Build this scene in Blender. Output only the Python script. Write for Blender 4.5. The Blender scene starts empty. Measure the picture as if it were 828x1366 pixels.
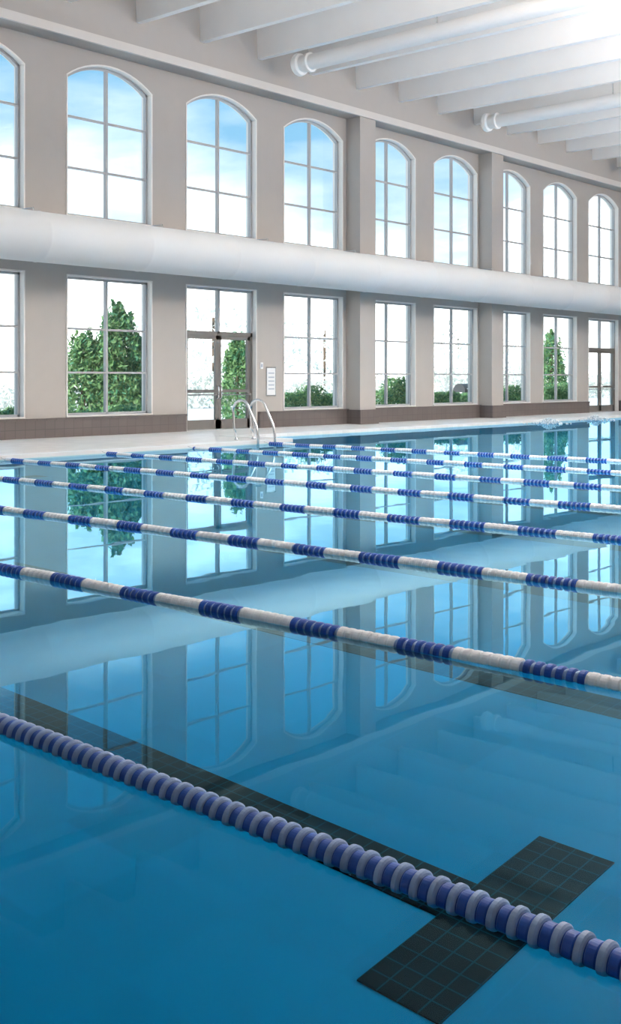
import bpy, math, random
from mathutils import Vector
random.seed(7)
scene = bpy.context.scene
scene.view_settings.view_transform = 'Standard'
scene.view_settings.look = 'None'

# ---------------------------------------------------------------- materials
def mat_base(name):
    m = bpy.data.materials.new(name); m.use_nodes = True
    nt = m.node_tree; nt.nodes.clear()
    out = nt.nodes.new('ShaderNodeOutputMaterial')
    return m, nt, out

def pmat(name, col, rough=0.5, metal=0.0, var=0.06, scale=3.0, bump=0.0, bscale=40.0, spec=0.5):
    m, nt, out = mat_base(name)
    b = nt.nodes.new('ShaderNodeBsdfPrincipled')
    tc = nt.nodes.new('ShaderNodeTexCoord')
    n = nt.nodes.new('ShaderNodeTexNoise'); n.inputs['Scale'].default_value = scale
    n.inputs['Detail'].default_value = 4
    nt.links.new(tc.outputs['Object'], n.inputs['Vector'])
    mx = nt.nodes.new('ShaderNodeMix'); mx.data_type = 'RGBA'
    mx.inputs['A'].default_value = tuple(max(0, c*(1-var)) for c in col)+(1,)
    mx.inputs['B'].default_value = tuple(min(1, c*(1+var)) for c in col)+(1,)
    nt.links.new(n.outputs['Fac'], mx.inputs['Factor'])
    nt.links.new(mx.outputs['Result'], b.inputs['Base Color'])
    b.inputs['Roughness'].default_value = rough
    b.inputs['Metallic'].default_value = metal
    b.inputs['Specular IOR Level'].default_value = spec
    if bump > 0:
        n2 = nt.nodes.new('ShaderNodeTexNoise'); n2.inputs['Scale'].default_value = bscale
        nt.links.new(tc.outputs['Object'], n2.inputs['Vector'])
        bp = nt.nodes.new('ShaderNodeBump'); bp.inputs['Strength'].default_value = bump
        bp.inputs['Distance'].default_value = 0.01
        nt.links.new(n2.outputs['Fac'], bp.inputs['Height'])
        nt.links.new(bp.outputs['Normal'], b.inputs['Normal'])
    nt.links.new(b.outputs['BSDF'], out.inputs['Surface'])
    return m

def tile_mat(name, col, grout, size, rough=0.4, gw=0.03, spec=0.5, plane='XY'):
    m, nt, out = mat_base(name)
    b = nt.nodes.new('ShaderNodeBsdfPrincipled')
    tc = nt.nodes.new('ShaderNodeTexCoord')
    vec = tc.outputs['Object']
    if plane == 'XZ':
        sp = nt.nodes.new('ShaderNodeSeparateXYZ'); cb = nt.nodes.new('ShaderNodeCombineXYZ')
        nt.links.new(vec, sp.inputs[0])
        ad = nt.nodes.new('ShaderNodeMath'); ad.operation = 'ADD'
        nt.links.new(sp.outputs['X'], ad.inputs[0]); nt.links.new(sp.outputs['Y'], ad.inputs[1])
        nt.links.new(ad.outputs[0], cb.inputs['X']); nt.links.new(sp.outputs['Z'], cb.inputs['Y'])
        vec = cb.outputs[0]
    br = nt.nodes.new('ShaderNodeTexBrick')
    br.offset = 0.0; br.squash = 1.0
    br.inputs['Scale'].default_value = 1.0
    br.inputs['Brick Width'].default_value = size
    br.inputs['Row Height'].default_value = size
    br.inputs['Mortar Size'].default_value = gw*size
    br.inputs['Mortar Smooth'].default_value = 0.2
    br.inputs['Color1'].default_value = tuple(col)+(1,)
    br.inputs['Color2'].default_value = tuple(c*0.9 for c in col)+(1,)
    br.inputs['Mortar'].default_value = tuple(grout)+(1,)
    nt.links.new(vec, br.inputs['Vector'])
    nt.links.new(br.outputs['Color'], b.inputs['Base Color'])
    b.inputs['Roughness'].default_value = rough
    b.inputs['Specular IOR Level'].default_value = spec
    nt.links.new(b.outputs['BSDF'], out.inputs['Surface'])
    return m

M_wall = pmat('wall_paint', (0.46, 0.423, 0.395), 0.8, var=0.03, bump=0.1)
M_ceil = pmat('ceiling_white', (0.94, 0.92, 0.90), 0.7, var=0.02)
M_beam = pmat('beam_white', (0.93, 0.90, 0.875), 0.7, var=0.03, scale=1.5)
M_trim = pmat('trim_light', (0.66, 0.62, 0.585), 0.6, var=0.03)
M_frame = pmat('window_frame_paint', (0.42, 0.42, 0.43), 0.45, var=0.03)
M_reveal = pmat('window_casing', (0.84, 0.81, 0.78), 0.5, var=0.03)
M_door = pmat('door_bronze', (0.20, 0.185, 0.175), 0.4, metal=0.3, var=0.05)
M_basetile = tile_mat('baseboard_tile', (0.135, 0.113, 0.108), (0.09, 0.078, 0.075), 0.3, 0.45, plane='XZ')
M_deck = tile_mat('deck_tile', (0.93, 0.89, 0.86), (0.80, 0.76, 0.73), 0.3, 0.35, gw=0.02)
M_coping = pmat('coping_white', (0.93, 0.92, 0.91), 0.3, var=0.02)
M_pool = tile_mat('pool_plaster', (0.0005, 0.33, 0.64), (0.0005, 0.315, 0.615), 0.6, 0.6, gw=0.01, spec=0.05)
M_line = tile_mat('lane_tile_dark', (0.0003, 0.008, 0.014), (0.0005, 0.055, 0.085), 0.1, 0.5, gw=0.045, spec=0.05)
M_blue = pmat('float_blue', (0.014, 0.08, 0.40), 0.35, var=0.12, scale=20)
M_pale = pmat('float_pale_blue', (0.28, 0.39, 0.62), 0.4, var=0.1, scale=20)
M_white = pmat('float_white', (0.95, 0.96, 0.98), 0.35, var=0.02, scale=20)
M_steel = pmat('stainless_steel', (0.78, 0.79, 0.80), 0.18, metal=0.9, var=0.02)
M_duct = pmat('duct_fabric', (0.78, 0.775, 0.765), 0.6, var=0.03, scale=0.8, bump=0.15, bscale=6)
M_sign = pmat('sign_white', (0.85, 0.86, 0.87), 0.3, var=0.02)
M_signtxt = pmat('sign_print', (0.45, 0.5, 0.58), 0.5)
M_leaf = pmat('leaf_green', (0.07, 0.23, 0.12), 0.6, var=0.4, scale=2.5)
M_leaf2 = pmat('leaf_light_green', (0.17, 0.34, 0.13), 0.6, var=0.3, scale=2.5)
M_leafwashed = pmat('leaf_washed_out', (0.90, 0.88, 0.82), 0.8, var=0.05, scale=1.5)  # overexposed look of far foliage put into the colour
M_leafgrey = pmat('leaf_hazy', (0.66, 0.70, 0.64), 0.8, var=0.15, scale=1.5)  # distance haze put into the leaf colour
M_bark = pmat('bark', (0.14, 0.10, 0.07), 0.9)
M_ground = pmat('patio_concrete', (0.90, 0.88, 0.86), 0.8, var=0.04)
M_dark = pmat('dark_metal', (0.05, 0.055, 0.06), 0.5)
M_canvas = pmat('canvas_cream', (0.88, 0.86, 0.82), 0.8)
M_fillhousing = pmat('fill_housing', (0.7, 0.7, 0.7), 0.5)  # for the invented housings of the added fill lamps
M_foam = pmat('splash_white', (0.9, 0.94, 0.97), 0.2, var=0.02)

def glass_mat():
    m, nt, out = mat_base('window_glass')
    t = nt.nodes.new('ShaderNodeBsdfTransparent'); t.inputs[0].default_value = (0.98, 0.99, 0.985, 1)
    g = nt.nodes.new('ShaderNodeBsdfGlossy'); g.inputs['Roughness'].default_value = 0.02
    mx = nt.nodes.new('ShaderNodeMixShader'); mx.inputs[0].default_value = 0.05
    nt.links.new(t.outputs[0], mx.inputs[1]); nt.links.new(g.outputs[0], mx.inputs[2])
    nt.links.new(mx.outputs[0], out.inputs['Surface'])
    return m
M_glass = glass_mat()

def water_mat():
    m, nt, out = mat_base('pool_water')
    tc = nt.nodes.new('ShaderNodeTexCoord')
    n = nt.nodes.new('ShaderNodeTexNoise'); n.inputs['Scale'].default_value = 1.3
    n.inputs['Detail'].default_value = 2.0; n.inputs['Roughness'].default_value = 0.4
    nt.links.new(tc.outputs['Object'], n.inputs['Vector'])
    bp = nt.nodes.new('ShaderNodeBump'); bp.inputs['Strength'].default_value = 1.0
    bp.inputs['Distance'].default_value = 0.0009
    nt.links.new(n.outputs['Fac'], bp.inputs['Height'])
    fr = nt.nodes.new('ShaderNodeFresnel'); fr.inputs['IOR'].default_value = 1.333
    nt.links.new(bp.outputs['Normal'], fr.inputs['Normal'])
    pw = nt.nodes.new('ShaderNodeMath'); pw.operation = 'POWER'; pw.inputs[1].default_value = 2.6
    nt.links.new(fr.outputs[0], pw.inputs[0])
    mu = nt.nodes.new('ShaderNodeMath'); mu.operation = 'MULTIPLY'; mu.use_clamp = True
    mu.inputs[1].default_value = 16.0
    nt.links.new(pw.outputs[0], mu.inputs[0])
    mi = nt.nodes.new('ShaderNodeMath'); mi.operation = 'MINIMUM'; mi.inputs[1].default_value = 0.74
    nt.links.new(mu.outputs[0], mi.inputs[0])
    rf = nt.nodes.new('ShaderNodeBsdfRefraction'); rf.inputs['IOR'].default_value = 1.333
    rf.inputs['Roughness'].default_value = 0.0
    rf.inputs['Color'].default_value = (0.70, 0.97, 1.0, 1)
    gl = nt.nodes.new('ShaderNodeBsdfGlossy'); gl.inputs['Roughness'].default_value = 0.012
    gl.inputs['Color'].default_value = (0.46, 0.83, 1, 1)
    nt.links.new(bp.outputs['Normal'], rf.inputs['Normal'])
    nt.links.new(bp.outputs['Normal'], gl.inputs['Normal'])
    mx = nt.nodes.new('ShaderNodeMixShader')
    nt.links.new(mi.outputs[0], mx.inputs[0])
    nt.links.new(rf.outputs[0], mx.inputs[1]); nt.links.new(gl.outputs[0], mx.inputs[2])
    nt.links.new(mx.outputs[0], out.inputs['Surface'])
    return m
M_water = water_mat()

# ---------------------------------------------------------------- mesh builder
class MB:
    def __init__(s): s.v=[]; s.f=[]; s.mi=[]; s.mats=[]; s.sm=[]
    def m(s, mat):
        if mat not in s.mats: s.mats.append(mat)
        return s.mats.index(mat)
    def face(s, idx, mat, smooth=False):
        s.f.append(idx); s.mi.append(s.m(mat)); s.sm.append(smooth)
    def box(s, x0,x1,y0,y1,z0,z1, mat):
        b=len(s.v)
        s.v += [(x0,y0,z0),(x1,y0,z0),(x1,y1,z0),(x0,y1,z0),(x0,y0,z1),(x1,y0,z1),(x1,y1,z1),(x0,y1,z1)]
        for q in [(0,3,2,1),(4,5,6,7),(0,1,5,4),(1,2,6,5),(2,3,7,6),(3,0,4,7)]:
            s.face([b+i for i in q], mat)
    def prism_xz(s, poly, y0, y1, mat):
        b=len(s.v); n=len(poly)
        s.v += [(p[0],y0,p[1]) for p in poly]+[(p[0],y1,p[1]) for p in poly]
        s.face([b+i for i in range(n)], mat)
        s.face([b+n+i for i in reversed(range(n))], mat)
        for i in range(n):
            j=(i+1)%n
            s.face([b+j,b+i,b+n+i,b+n+j], mat)
    def lathe_x(s, rings, seg, center, mat_of, axis='y', smooth=False, cap=True):
        base=len(s.v)
        for (t,r) in rings:
            a,z = center(t)
            for k in range(seg):
                th=2*math.pi*k/seg
                if axis=='y': s.v.append((a+r*math.cos(th), t, z+r*math.sin(th)))
                elif axis=='x': s.v.append((t, a+r*math.cos(th), z+r*math.sin(th)))
                else: s.v.append((a+r*math.cos(th), z+r*math.sin(th), t))
        for i in range(len(rings)-1):
            for k in range(seg):
                k2=(k+1)%seg
                s.face([base+i*seg+k, base+i*seg+k2, base+(i+1)*seg+k2, base+(i+1)*seg+k], mat_of(i), smooth)
        if cap:
            s.face([base+k for k in range(seg)], mat_of(0))
            s.face([base+(len(rings)-1)*seg+k for k in range(seg)], mat_of(len(rings)-2))
    def tube(s, pts, r, mat, seg=10):
        pts=[Vector(p) for p in pts]; base=len(s.v); n=len(pts)
        for i,p in enumerate(pts):
            d=(pts[min(i+1,n-1)]-pts[max(i-1,0)]).normalized()
            ref=Vector((1,0,0)) if abs(d.x)<0.8 else Vector((0,0,1))
            u=d.cross(ref).normalized(); w=d.cross(u)
            for k in range(seg):
                th=2*math.pi*k/seg
                s.v.append(tuple(p+u*r*math.cos(th)+w*r*math.sin(th)))
        for i in range(n-1):
            for k in range(seg):
                k2=(k+1)%seg
                s.face([base+i*seg+k, base+i*seg+k2, base+(i+1)*seg+k2, base+(i+1)*seg+k], mat, True)
        s.face([base+k for k in range(seg)], mat); s.face([base+(n-1)*seg+k for k in range(seg)], mat)
    def obj(s, name, fix=True, parent=None):
        me=bpy.data.meshes.new(name); me.from_pydata(s.v,[],s.f)
        for m in s.mats: me.materials.append(m)
        me.polygons.foreach_set('material_index', s.mi)
        me.polygons.foreach_set('use_smooth', s.sm)
        me.update()
        if fix:
            import bmesh
            bm=bmesh.new(); bm.from_mesh(me)
            bmesh.ops.recalc_face_normals(bm, faces=bm.faces); bm.to_mesh(me); bm.free()
        o=bpy.data.objects.new(name, me); scene.collection.objects.link(o)
        if parent: o.parent=parent
        return o

# ---------------------------------------------------------------- layout
WY = 24.6          # inner face of the window wall
WT = 0.40
DZ = 0.08          # deck level (water at 0)
bays = [1.7,5.9,10.1,14.3,18.53,22.75,26.92,31.05,35.12,39.12,43.12,47.12,51.1]
BW = 2.95
LZ0,LZ1 = 0.59,4.33
UZ0,UZS,UZP = 5.85,9.55,10.04
door_bays = {5, 11}
X0,X1 = -6.0, 58.0
Y0 = -4.0
ZC = 12.35
def arch_pts(x0,x1,zs,zp,n=14):
    w=(x1-x0)/2; h=zp-zs; R=(w*w+h*h)/(2*h); cx=(x0+x1)/2; cz=zp-R
    a=math.asin(w/R)
    return [(cx+R*math.sin(-a+2*a*i/n), cz+R*math.cos(-a+2*a*i/n)) for i in range(n+1)]

w=MB()
BZ = 10.32
edges=[X0]+[e for b in bays for e in (b,b+BW)]+[X1]
for i in range(0,len(edges),2):
    w.box(edges[i],edges[i+1],WY,WY+WT,-0.3,BZ,M_wall)
for i,b in enumerate(bays):
    if i not in door_bays: w.box(b,b+BW,WY,WY+WT,-0.3,LZ0,M_wall)
    else: w.box(b,b+BW,WY,WY+WT,-0.3,DZ-0.01,M_wall)
    w.box(b,b+BW,WY,WY+WT,LZ1,UZ0,M_wall)
    ap=arch_pts(b,b+BW,UZS,UZP)
    for (p,q) in zip(ap[:-1],ap[1:]):
        w.prism_xz([p,q,(q[0],BZ),(p[0],BZ)],WY,WY+WT,M_wall)
w.obj('wall_north')
w=MB(); w.box(X0,X1,WY-0.6,WY+WT,BZ,ZC,M_wall); w.obj('bulkhead_north')
# pilasters
for c in (5.27, 13.7, 30.47, 38.6, 54.75):
    p=MB(); p.box(c-0.42,c+0.42,WY-0.6,WY,DZ,BZ,M_wall)
    p.box(c-0.5,c+0.5,WY-0.68,WY,DZ,0.56,M_basetile)
    p.obj('pilaster')
# cornice trim
t=MB()
t.box(X0,X1,WY-0.68,WY-0.6,BZ,BZ+0.16,M_trim); t.box(X0,X1,WY-0.65,WY-0.6,BZ+0.16,BZ+0.24,M_trim)
t.obj('trim_1')
# baseboards
bb=MB(); prev=X0
for i in sorted(door_bays):
    bb.box(prev,bays[i]-0.05,WY-0.10,WY,DZ,0.53,M_basetile)
    bb.box(prev,bays[i]-0.05,WY-0.13,WY,0.53,0.58,M_basetile)
    prev=bays[i]+BW+0.05
bb.box(prev,X1,WY-0.10,WY,DZ,0.53,M_basetile); bb.box(prev,X1,WY-0.13,WY,0.53,0.58,M_basetile)
bb.obj('baseboard_north')

# ---- windows
def window_frame(mb, b, z0, z1, arch, hbars, sill=True):
    x0,x1=b,b+BW; ya,yb=WY+0.16,WY+0.26; f=0.06
    c=0.04
    mb.box(x0,x0+c,WY-0.02,WY+WT,z0,z1,M_reveal); mb.box(x1-c,x1,WY-0.02,WY+WT,z0,z1,M_reveal)
    mb.box(x0,x1,WY-0.03,WY+WT,z0,z0+c,M_reveal)
    mb.box(x0+c,x0+c+f,ya,yb,z0+c,z1,M_frame); mb.box(x1-c-f,x1-c,ya,yb,z0+c,z1,M_frame)
    mb.box(x0+c,x1-c,ya,yb,z0+c,z0+c+f,M_frame)
    if arch:
        o=arch_pts(x0,x1,z1,UZP); i1=arch_pts(x0+c,x1-c,z1-c*0.5,UZP-c); i2=arch_pts(x0+c+f,x1-c-f,z1-c-f*0.6,UZP-c-f)
        for k in range(len(o)-1):
            mb.prism_xz([i1[k],i1[k+1],o[k+1],o[k]],WY-0.02,WY+WT,M_reveal)
            mb.prism_xz([i2[k],i2[k+1],i1[k+1],i1[k]],ya,yb,M_frame)
        top=UZP-c-f
    else:
        mb.box(x0,x1,WY-0.02,WY+WT,z1-c,z1,M_reveal)
        mb.box(x0+c,x1-c,ya,yb,z1-c-f,z1-c,M_frame); top=z1-c-f
    cx=(x0+x1)/2
    mb.box(cx-0.035,cx+0.035,ya,yb,z0+c,top,M_frame)
    for h in hbars: mb.box(x0+c+f,x1-c-f,ya+0.01,yb-0.01,h-0.027,h+0.027,M_frame)
    g=len(mb.v); yg=(ya+yb)/2
    if arch:
        ap=arch_pts(x0+c,x1-c,z1,UZP-c)
        pts=[(x0+c,z0+c),(x1-c,z0+c)]+[(p[0],p[1]) for p in reversed(ap)]
    else: pts=[(x0+c,z0+c),(x1-c,z0+c),(x1-c,z1-c),(x0+c,z1-c)]
    mb.v += [(p[0],yg,p[1]) for p in pts]; mb.face([g+k for k in range(len(pts))],M_glass)

wn=1; dn=1
for i,b in enumerate(bays):
    mb=MB(); window_frame(mb,b,UZ0,UZS,True,[7.17,8.52]); mb.obj('window_%d'%wn,fix=False); wn+=1
    if i in door_bays:
        mb=MB(); x0,x1=b,b+BW; c=0.035; ya,yb=WY+0.14,WY+0.26; zt=2.94; z1=LZ1
        mb.box(x0,x0+c,WY-0.02,WY+WT,DZ,z1,M_reveal); mb.box(x1-c,x1,WY-0.02,WY+WT,DZ,z1,M_reveal)
        mb.box(x0,x1,WY-0.02,WY+WT,z1-c,z1,M_reveal)
        mb.box(x0+c,x0+c+.09,ya,yb,DZ,zt,M_door); mb.box(x1-c-.09,x1-c,ya,yb,DZ,zt,M_door)
        mb.box(x0+c,x1-c,ya,yb,zt-.06,zt+.06,M_door)
        mb.box(x0+c,x0+c+.07,ya,yb,zt,z1-c,M_frame); mb.box(x1-c-.07,x1-c,ya,yb,zt,z1-c,M_frame)
        mb.box(x0+c,x1-c,ya,yb,z1-c-.07,z1-c,M_frame)
        cx=(x0+x1)/2
        mb.box(cx-.04,cx+.04,ya,yb,zt,z1-c,M_frame)
        mb.box(x0,x1,WY-0.02,WY+WT,DZ-0.02,DZ+0.015,M_steel)
        for (a,e,hs) in ((x0+c+.09,cx-.005,1),(cx+.005,x1-c-.09,-1)):
            s=.11
            mb.box(a,a+s,ya+.02,yb-.02,DZ+.02,zt-.06,M_door); mb.box(e-s,e,ya+.02,yb-.02,DZ+.02,zt-.06,M_door)
            mb.box(a,e,ya+.02,yb-.02,zt-.06-s,zt-.06,M_door); mb.box(a,e,ya+.02,yb-.02,DZ+.02,DZ+.3,M_door)
            mb.box(a+s,e-s,ya+.02,yb-.02,1.18,1.27,M_door)
            mb.tube([(a+s*.5,ya-.06,1.12),(e-s*.5,ya-.06,1.12)],.02,M_steel)
            hx = e-s/2 if hs==1 else a+s/2
            mb.tube([(hx,ya+.02,1.0),(hx,ya-.06,1.03),(hx,ya-.06,1.35),(hx,ya+.02,1.38)],.015,M_steel)
            g=len(mb.v); yg=(ya+yb)/2
            mb.v += [(a,yg,DZ+.3),(e,yg,DZ+.3),(e,yg,zt-.1),(a,yg,zt-.1)]; mb.face([g,g+1,g+2,g+3],M_glass)
        g=len(mb.v); mb.v += [(x0+c,yg,zt),(x1-c,yg,zt),(x1-c,yg,z1-c),(x0+c,yg,z1-c)]; mb.face([g,g+1,g+2,g+3],M_glass)
        mb.obj('door_%d'%dn,fix=False); dn+=1
    else:
        mb=MB(); window_frame(mb,b,LZ0,LZ1,False,[1.76,2.92]); mb.obj('window_%d'%wn,fix=False); wn+=1

# ---- other walls, ceiling
def onebox(name,*a):
    m=MB(); m.box(*a); return m.obj(name)
onebox('wall_south',X0,X1,Y0-0.3,Y0,-0.3,ZC+0.3,M_wall)
onebox('wall_west',X0-0.3,X0,Y0-0.3,WY+WT,-0.3,ZC+0.3,M_wall)
onebox('wall_east',X1,X1+0.3,Y0-0.3,WY+WT,-0.3,ZC+0.3,M_wall)
onebox('ceiling',X0-0.3,X1+0.3,Y0-0.3,WY+WT,ZC,ZC+0.3,M_ceil)
k=-9
while True:
    s=20.5+2.36*k; k+=1
    if s<X0+0.3: continue
    if s>X1-0.3: break
    m=MB()
    b=len(m.v); zb=11.2; y0,y1=Y0,WY-0.6
    m.v += [(s-.10,y0,zb),(s+.10,y0,zb),(s+.15,y0,ZC),(s-.15,y0,ZC),(s-.10,y1,zb),(s+.10,y1,zb),(s+.15,y1,ZC),(s-.15,y1,ZC)]
    for q in [(0,1,2,3),(4,7,6,5),(0,4,5,1),(1,5,6,2),(3,2,6,7),(0,3,7,4)]: m.face([b+i for i in q],M_beam)
    m.obj('ceiling_beam')

# ---- round ceiling ducts
for s in (2.3,14.0,25.88,36.25,48.2):
    m=MB(); zc=11.0
    rings=[(Y0+0.5,.23),(22.5,.23),(22.52,.29),(22.62,.29),(22.66,.25),(22.86,.25),(22.9,.32),(23.02,.34),(23.08,.31),(23.1,.2),(23.2,.15)]
    m.lathe_x(rings,28,lambda t:(s,zc),lambda i:M_ceil)
    yy=Y0+2
    while yy<22:
        m.box(s-.012,s+.012,yy-.02,yy+.02,zc+.2,ZC,M_steel); yy+=4
    m.obj('ceiling_duct')

# ---- big fabric air duct along the wall
m=MB(); rings=[(X0+.2,.3),(X0+.3,.60)]
x=X0+0.3
while x+3.2<X1-0.5:
    x+=3.2; rings += [(x-.03,.612),(x,.622),(x+.03,.612)]
rings += [(X1-.4,.60),(X1-.3,.3)]
m.lathe_x(rings,40,lambda t:(WY-1.28,5.03),lambda i:M_duct,axis='x',smooth=True)
x=X0+2
while x<X1-1:
    m.tube([(x,WY-1.28,5.6),(x,WY-1.28,5.72),(x,WY,5.72)],.015,M_steel,6); x+=4.12
m.obj('air_duct')

# ---------------------------------------------------------------- pool
PX0,PX1,PY0 = -2.0,53.0,0.55
NX, NY1, NY2 = 21.7, 19.5, 21.5
f=MB()
f.box(X0,X1,Y0,PY0,-0.3,DZ,M_deck)
f.box(X0,PX0,PY0,WY,-0.3,DZ,M_deck)
f.box(PX0,NX,NY1,WY,-0.3,DZ,M_deck)
f.box(NX,PX1,NY2,WY,-0.3,DZ,M_deck)
f.box(PX1,X1,PY0,WY,-0.3,DZ,M_deck)
f.obj('floor')
c=MB(); e=.32; zt=DZ+.012; zb=-.05
c.box(PX0-e,PX1+e,PY0-e,PY0,DZ+.0005,zt,M_coping)
c.box(PX0-e,PX0,PY0,NY1+e,DZ+.0005,zt,M_coping)
c.box(PX0,NX,NY1,NY1+e,DZ+.0005,zt,M_coping)
c.box(NX-e,NX,NY1+e,NY2+e,DZ+.0005,zt,M_coping)
c.box(NX,PX1,NY2,NY2+e,DZ+.0005,zt,M_coping)
c.box(PX1,PX1+e,PY0,NY2+e,DZ+.0005,zt,M_coping)
c.obj('trim_2')
FZ=-1.75
p=MB()
p.box(PX0-.2,PX1+.2,PY0-.2,NY2+.2,FZ-.2,FZ,M_pool)
p.box(PX0-.2,PX1+.2,PY0-.2,PY0,FZ,-.3,M_pool); p.box(PX0-.2,PX0,PY0,NY1,FZ,-.3,M_pool)
p.box(PX0-.2,NX,NY1,NY2+.2,FZ,-.3,M_pool); p.box(NX,PX1+.2,NY2,NY2+.2,FZ,-.3,M_pool)
p.box(PX1,PX1+.2,PY0,NY2,FZ,-.3,M_pool)
p.obj('pool_basin')
wv=[(PX0,PY0,0),(PX1,PY0,0),(PX1,NY2,0),(NX,NY2,0),(NX,NY1,0),(PX0,NY1,0)]
wm=bpy.data.meshes.new('pool_water'); wm.from_pydata(wv,[],[[0,1,2,3,4,5]]); wm.materials.append(M_water)
wo=bpy.data.objects.new('pool_water',wm); scene.collection.objects.link(wo)
# lane floor markings
lm=MB()
for k in range(-1,8):
    s=4.33+2.51*k
    if s<PX0+1: continue
    lm.box(s-.16,s+.16,2.5,17.6,FZ,FZ+.012,M_line)
    lm.box(s-.72,s-.16,2.5,2.9,FZ,FZ+.012,M_line); lm.box(s+.16,s+.72,2.5,2.9,FZ,FZ+.012,M_line)
    lm.box(s-.72,s-.16,17.2,17.6,FZ,FZ+.012,M_line); lm.box(s+.16,s+.72,17.2,17.6,FZ,FZ+.012,M_line)
lm.obj('lane_floor_marking')

# ---- lane ropes
def rope(s0, idx):
    mb=MB(); ya,yb=PY0+.25,NY1-.2
    ph=random.random()*6
    zc = 0.0
    def cen(t):
        if idx==0:
            a=s0+0.01-0.048*max(0,4.8-t)
        else: a=s0+0.02*math.sin(t*.45+ph)
        return (a, zc+0.004*math.sin(t*3+ph))
    seg=28 if idx==0 else (20 if idx<3 else 12)
    rings=[]; mats=[]
    t=ya; n=0; off=random.random()*.8
    while t<yb:
        g=.002
        if idx==0:
            if n%2==0: R,mat,wd,rc=.059,M_pale,.030,.045
            else: R,mat,wd,rc=.048,M_blue,.042,.043
        else:
            u=((t-2.887+0.85*20+ (0 if idx==1 else off))%0.85)
            blue = u<=.41; rc=.040
            if blue: R,mat,wd = (.055,M_blue,.042) if n%2==0 else (.045,M_pale,.024)
            else: R,mat,wd = (.054,M_white,.046) if n%2==0 else (.051,M_white,.020)
            if idx>2: R-=.003
        rings += [(t,rc),(t+g,R-.006),(t+g+.005,R),(t+wd-g-.005,R),(t+wd-g,R-.006),(t+wd,rc)]
        mats += [mat]*6
        t+=wd; n+=1
    mb.lathe_x(rings,seg,cen,lambda i:mats[i])
    mb.tube([(cen(ya)[0],PY0-.02,.05),(cen(ya)[0],ya,zc)],.006,M_steel,6)
    mb.tube([(cen(yb)[0],yb,zc),(cen(yb)[0],NY1+.02,.05)],.006,M_steel,6)
    mb.obj('lane_rope')
for i,k in enumerate(range(0,8)): rope(3.07+2.51*k, i)
rope(0.56, 9)

# ---- pool ladder with two grab rails
lad=bpy.data.objects.new('pool_ladder',None); scene.collection.objects.link(lad)
for j,sx in enumerate((20.3,20.9)):
    m=MB()
    y_out, y_in = NY1+.75, NY1-.12
    pts=[(sx,y_out-.15,DZ),(sx,y_out-.05,.40)]
    for a in range(11):
        th=-0.25+ (math.pi*0.80+0.25)*a/10
        pts.append((sx, y_out-.30+.28*math.cos(th), .80+.27*math.sin(th)))
    pts += [(sx,y_in+.05,.45),(sx,y_in,.2),(sx,y_in,-1.0)]
    m.tube(pts,.032,M_steel,12)
    m.lathe_x([(DZ+.012,.06),(DZ+.03,.055),(DZ+.04,.03)],16,lambda t:(sx,y_out-.15),lambda i:M_steel,axis='z')
    m.obj('rail_%d'%(j+1),parent=lad)
m=MB()
for z in (-.25,-.55,-.85): m.box(20.3,20.9,NY1-.17,NY1-.07,z-.015,z+.015,M_steel)
m.obj('treads',parent=lad)

# ---- wall sign
m=MB(); m.box(26.1,26.54,WY-.04,WY,1.06,1.96,M_steel); m.box(26.13,26.51,WY-.045,WY-.03,1.09,1.93,M_sign)
for z in (1.75,1.62,1.5,1.38,1.26): m.box(26.19,26.45,WY-.05,WY-.04,z,z+.04,M_signtxt)
m.obj('rules_sign')
m=MB(); m.box(25.85,25.97,WY-.03,WY,1.9,2.1,M_sign); m.box(25.88,25.94,WY-.04,WY-.03,1.95,2.05,M_signtxt); m.obj('notice_plate')

# ---- bubbling water jets
def blob(mb,c,r,mat,nu=6,nv=4):
    rings=[(c[2]+r*math.cos(math.pi*(1-i/nv)), max(.0005,r*math.sin(math.pi*i/nv))) for i in range(nv+1)]
    mb.lathe_x(rings,nu,lambda t:(c[0],c[1]),lambda i:mat,axis='z',smooth=True,cap=False)
for (jx,jy) in ((36.5,20.6),(40.5,20.8),(45,20.9)):
    m=MB()
    for q in range(170):
        a=random.random()*6.28; rr=abs(random.gauss(0,.40)); h=max(.0,.20*math.exp(-rr*rr*5)*random.random())
        blob(m,(jx+rr*math.cos(a),jy+rr*math.sin(a),h),.010+.025*random.random(),M_foam)
    m.obj('bubbling_jet')

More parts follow.
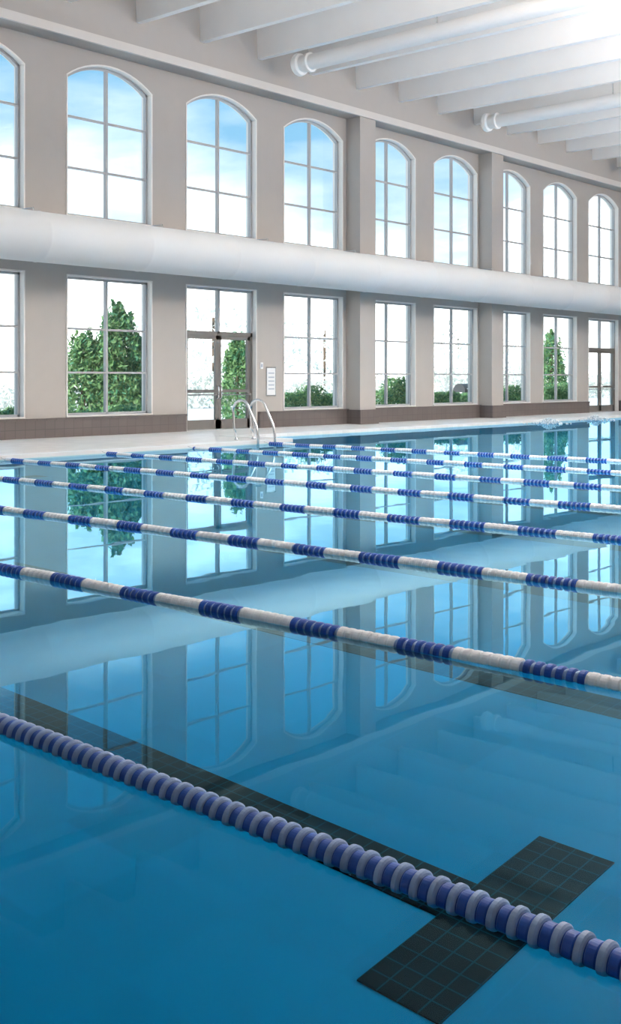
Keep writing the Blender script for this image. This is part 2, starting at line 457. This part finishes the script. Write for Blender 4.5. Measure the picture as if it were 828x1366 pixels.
# ---------------------------------------------------------------- exterior
onebox('patio_ground',-60,160,WY+WT,150,-0.5,-0.02,M_ground)
def foliage(name, x,y,h,r,n,mats,kind='cone',z0=0.0,ls=.10,ry=None):
    m=MB(); ry=ry or r
    if kind!='hedge': m.tube([(x,y,z0-.02),(x,y,z0+h*.8)],.05+.02*r,M_bark,8)
    # irregular plume tips for the evergreen outline
    plumes=[(random.random()*6.283, random.uniform(.25,.95), random.uniform(.55,1.0)) for _ in range(26)]
    for i in range(n):
        if kind=='cone':
            if random.random()<.55:
                t=random.random()**1.15; z=z0+.12+t*(h-.12); a=random.random()*6.283
                R=r*(1-t)**.62*min(1,.6+t*4)*.88
                rr=R*(.5+.5*random.random()); px,py=x+rr*math.cos(a),y+rr*math.sin(a)
            else:
                pa,pt,ps=random.choice(plumes); q=random.random()
                R=r*(1-pt)**.55*1.02*ps; zb=z0+.15+pt*(h*.9)
                px=x+R*math.cos(pa)+random.gauss(0,.13*(1.15-q)); py=y+R*math.sin(pa)+random.gauss(0,.13*(1.15-q)); z=zb-.35+q*.95
                z=max(z0+.05,min(z,z0+h+.25*random.random()))
        elif kind=='hedge':
            px=x+random.uniform(-r,r); py=y+random.uniform(-ry,ry)
            top=h*(.82+.12*math.sin(px*2.3)+.08*math.sin(px*5.1+1)); z=z0+top*random.random()**.6
        else:
            a=random.random()*6.283; u=random.uniform(-1,1); q=(.6+.4*random.random()); c=math.sqrt(1-u*u)
            px=x+r*q*c*math.cos(a); py=y+r*q*c*math.sin(a); z=z0+h*.62+h*.38*q*u
        s=ls*(.6+.8*random.random())
        d1=Vector((random.gauss(0,1),random.gauss(0,1),random.gauss(0,1)+(.8 if kind=='cone' else 0))).normalized()*s
        d2=Vector((random.gauss(0,1),random.gauss(0,1),random.gauss(0,1))).normalized()*s*.5
        p=Vector((px,py,z)); b=len(m.v)
        m.v += [tuple(p-d1),tuple(p+d2),tuple(p+d1),tuple(p-d2)]
        m.face([b,b+1,b+2,b+3], random.choice(mats))
    return m.obj(name,fix=False)
G=[M_leaf,M_leaf,M_leaf2]; G2=[M_leaf,M_leaf2,M_leaf2]
foliage('conifer_tree',24.1,29.2,4.05,1.2,9000,G,ls=.08)
foliage('conifer_tree',22.8,29.4,3.0,1.15,7500,G2,ls=.08)
foliage('conifer_tree',23.5,28.9,3.3,1.0,6000,G2,ls=.08)
foliage('conifer_tree',25.1,29.3,2.9,0.95,5500,G,ls=.08)
foliage('conifer_tree',29.5,29.2,3.1,0.85,5000,G2,ls=.075)
foliage('conifer_tree',51.7,29.0,4.0,1.1,5000,G2,ls=.08)
def hedge(x0,x1,h,y=26.9,mats=G2,dn=1500,ls=.06): foliage('hedge',(x0+x1)/2,y,h,(x1-x0)/2,int(dn*(x1-x0)*h),mats,'hedge',ry=.45,ls=ls)
hedge(15.5,19.2,1.05); hedge(19.6,23.3,.85); hedge(29.2,33.4,1.35); hedge(35.0,37.4,1.7); hedge(37.8,41.5,1.15)
hedge(43.0,46.5,1.3); hedge(47.5,49.8,1.5); hedge(55,60,1.3)
# distant shrubs and trees, haze and overexposure put into their leaf colours
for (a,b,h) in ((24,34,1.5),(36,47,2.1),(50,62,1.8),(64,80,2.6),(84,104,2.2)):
    foliage('distant_shrub',(a+b)/2,46,h,(b-a)/2,int(120*(b-a)*h),[M_leafgrey,M_leafwashed],'hedge',ry=1.2,ls=.16)
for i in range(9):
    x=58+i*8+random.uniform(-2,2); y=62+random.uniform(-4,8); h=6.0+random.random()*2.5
    foliage('distant_tree',x,y,h,2.5+random.random(),450,[M_leafwashed,M_leafgrey],'round',ls=.28)
def umbrella(x,y):
    m=MB(); m.tube([(x,y,-.02),(x,y,2.75)],.03,M_steel,8)
    b=len(m.v); R=1.5
    m.v.append((x,y,2.85))
    for k in range(8):
        a=k*math.pi/4; m.v.append((x+R*math.cos(a),y+R*math.sin(a),2.3))
    for k in range(8): m.v.append((x+R*math.cos(k*math.pi/4),y+R*math.sin(k*math.pi/4),2.15))
    for k in range(8):
        k2=(k+1)%8; m.face([b,b+1+k,b+1+k2],M_canvas); m.face([b+1+k,b+9+k,b+9+k2,b+1+k2],M_canvas)
    m.lathe_x([(-.02,.3),(.06,.28),(.08,.05)],16,lambda t:(x,y),lambda i:M_dark,axis='z')
    m.obj('patio_umbrella',fix=False)
umbrella(49,33.5)
# barbecue grill with hood
gx,gy=43.4,28.6
gm=MB(); gm.box(gx-.9,gx+.9,gy-.35,gy+.35,-.02,.95,M_dark); gm.box(gx-.95,gx+.95,gy-.4,gy+.4,.95,1.0,M_steel)
gm.lathe_x([(gx-.6,.32),(gx+.6,.32)],20,lambda t:(gy,1.05),lambda i:M_dark,axis='x')
gm.tube([(gx-.5,gy-.38,1.15),(gx+.5,gy-.38,1.15)],.02,M_steel,8)
for dx in (-.5,.0,.5): gm.box(gx+dx-.2,gx+dx+.2,gy-.37,gy-.35,.1,.85,M_steel)
gm.obj('barbecue_grill')

# ---------------------------------------------------------------- light
W=bpy.data.worlds.new('sky'); scene.world=W; W.use_nodes=True
nt=W.node_tree; nt.nodes.clear()
out=nt.nodes.new('ShaderNodeOutputWorld'); bg=nt.nodes.new('ShaderNodeBackground')
tc=nt.nodes.new('ShaderNodeTexCoord'); sp=nt.nodes.new('ShaderNodeSeparateXYZ')
nt.links.new(tc.outputs['Generated'],sp.inputs[0])
nz=nt.nodes.new('ShaderNodeTexNoise'); nz.inputs['Scale'].default_value=6; nz.inputs['Detail'].default_value=6
mp=nt.nodes.new('ShaderNodeMapping'); mp.inputs['Scale'].default_value=(1,1,3)
nt.links.new(tc.outputs['Generated'],mp.inputs[0]); nt.links.new(mp.outputs[0],nz.inputs['Vector'])
ma=nt.nodes.new('ShaderNodeMath'); ma.operation='MULTIPLY_ADD'; ma.inputs[1].default_value=-0.30
nt.links.new(nz.outputs['Fac'],ma.inputs[0])
ad=nt.nodes.new('ShaderNodeMath'); ad.operation='ADD'; ad.inputs[1].default_value=0.16
nt.links.new(sp.outputs['Z'],ad.inputs[0]); nt.links.new(ad.outputs[0],ma.inputs[2])
cr=nt.nodes.new('ShaderNodeValToRGB')
cr.color_ramp.elements[0].position=0.05; cr.color_ramp.elements[0].color=(1.0,1.0,1.0,1)
cr.color_ramp.elements[1].position=0.25; cr.color_ramp.elements[1].color=(0.105,0.235,0.35,1)
e2=cr.color_ramp.elements.new(0.16); e2.color=(0.34,0.42,0.47,1)
nt.links.new(ma.outputs[0],cr.inputs[0]); nt.links.new(cr.outputs[0],bg.inputs[0])
bg.inputs[1].default_value=2.8
nt.links.new(bg.outputs[0],out.inputs[0])

sd=bpy.data.lights.new('sun','SUN'); sd.energy=6.0; sd.angle=.02; sd.color=(1,.96,.9)
so=bpy.data.objects.new('sun',sd); scene.collection.objects.link(so)
so.rotation_euler=Vector((0.85,0.12,-0.75)).to_track_quat('-Z','Y').to_euler()

def ceiling_fill(x,y,z,sx,sy,en):  # added fill lamp, out of frame, brightens the room by ceiling bounce
    d=bpy.data.lights.new('ceiling_fill','AREA'); d.shape='RECTANGLE'; d.size=sx; d.size_y=sy; d.energy=en; d.color=(1,.965,.93)
    o=bpy.data.objects.new('ceiling_fill',d); scene.collection.objects.link(o); o.location=(x,y,z); o.rotation_euler=(math.pi,0,0)
    m=MB(); m.box(x-sx/2-.05,x+sx/2+.05,y-sy/2-.05,y+sy/2+.05,z-.12,z-.02,M_fillhousing)  # invented housing and hangers for the fill lamp
    m.tube([(x-sx/2,y,z-.05),(x-sx/2,y,ZC)],.012,M_steel,6); m.tube([(x+sx/2,y,z-.05),(x+sx/2,y,ZC)],.012,M_steel,6)
    m.obj('ceiling_fill_housing')
for x in (14,22.5,31,39.5,48):
    ceiling_fill(x,5.5,7.6,8,.8,3000)

# ---------------------------------------------------------------- camera
cd=bpy.data.cameras.new('camera'); cam=bpy.data.objects.new('camera',cd); scene.collection.objects.link(cam)
cam.location=(0,0,1.6)
cam.rotation_euler=(math.radians(90),0,math.radians(-48.93))
cd.sensor_fit='VERTICAL'; cd.sensor_height=24; cd.sensor_width=24
cd.lens=24*1541/1366
cd.shift_y=-(683-505)/1366
cd.clip_end=500
scene.camera=cam
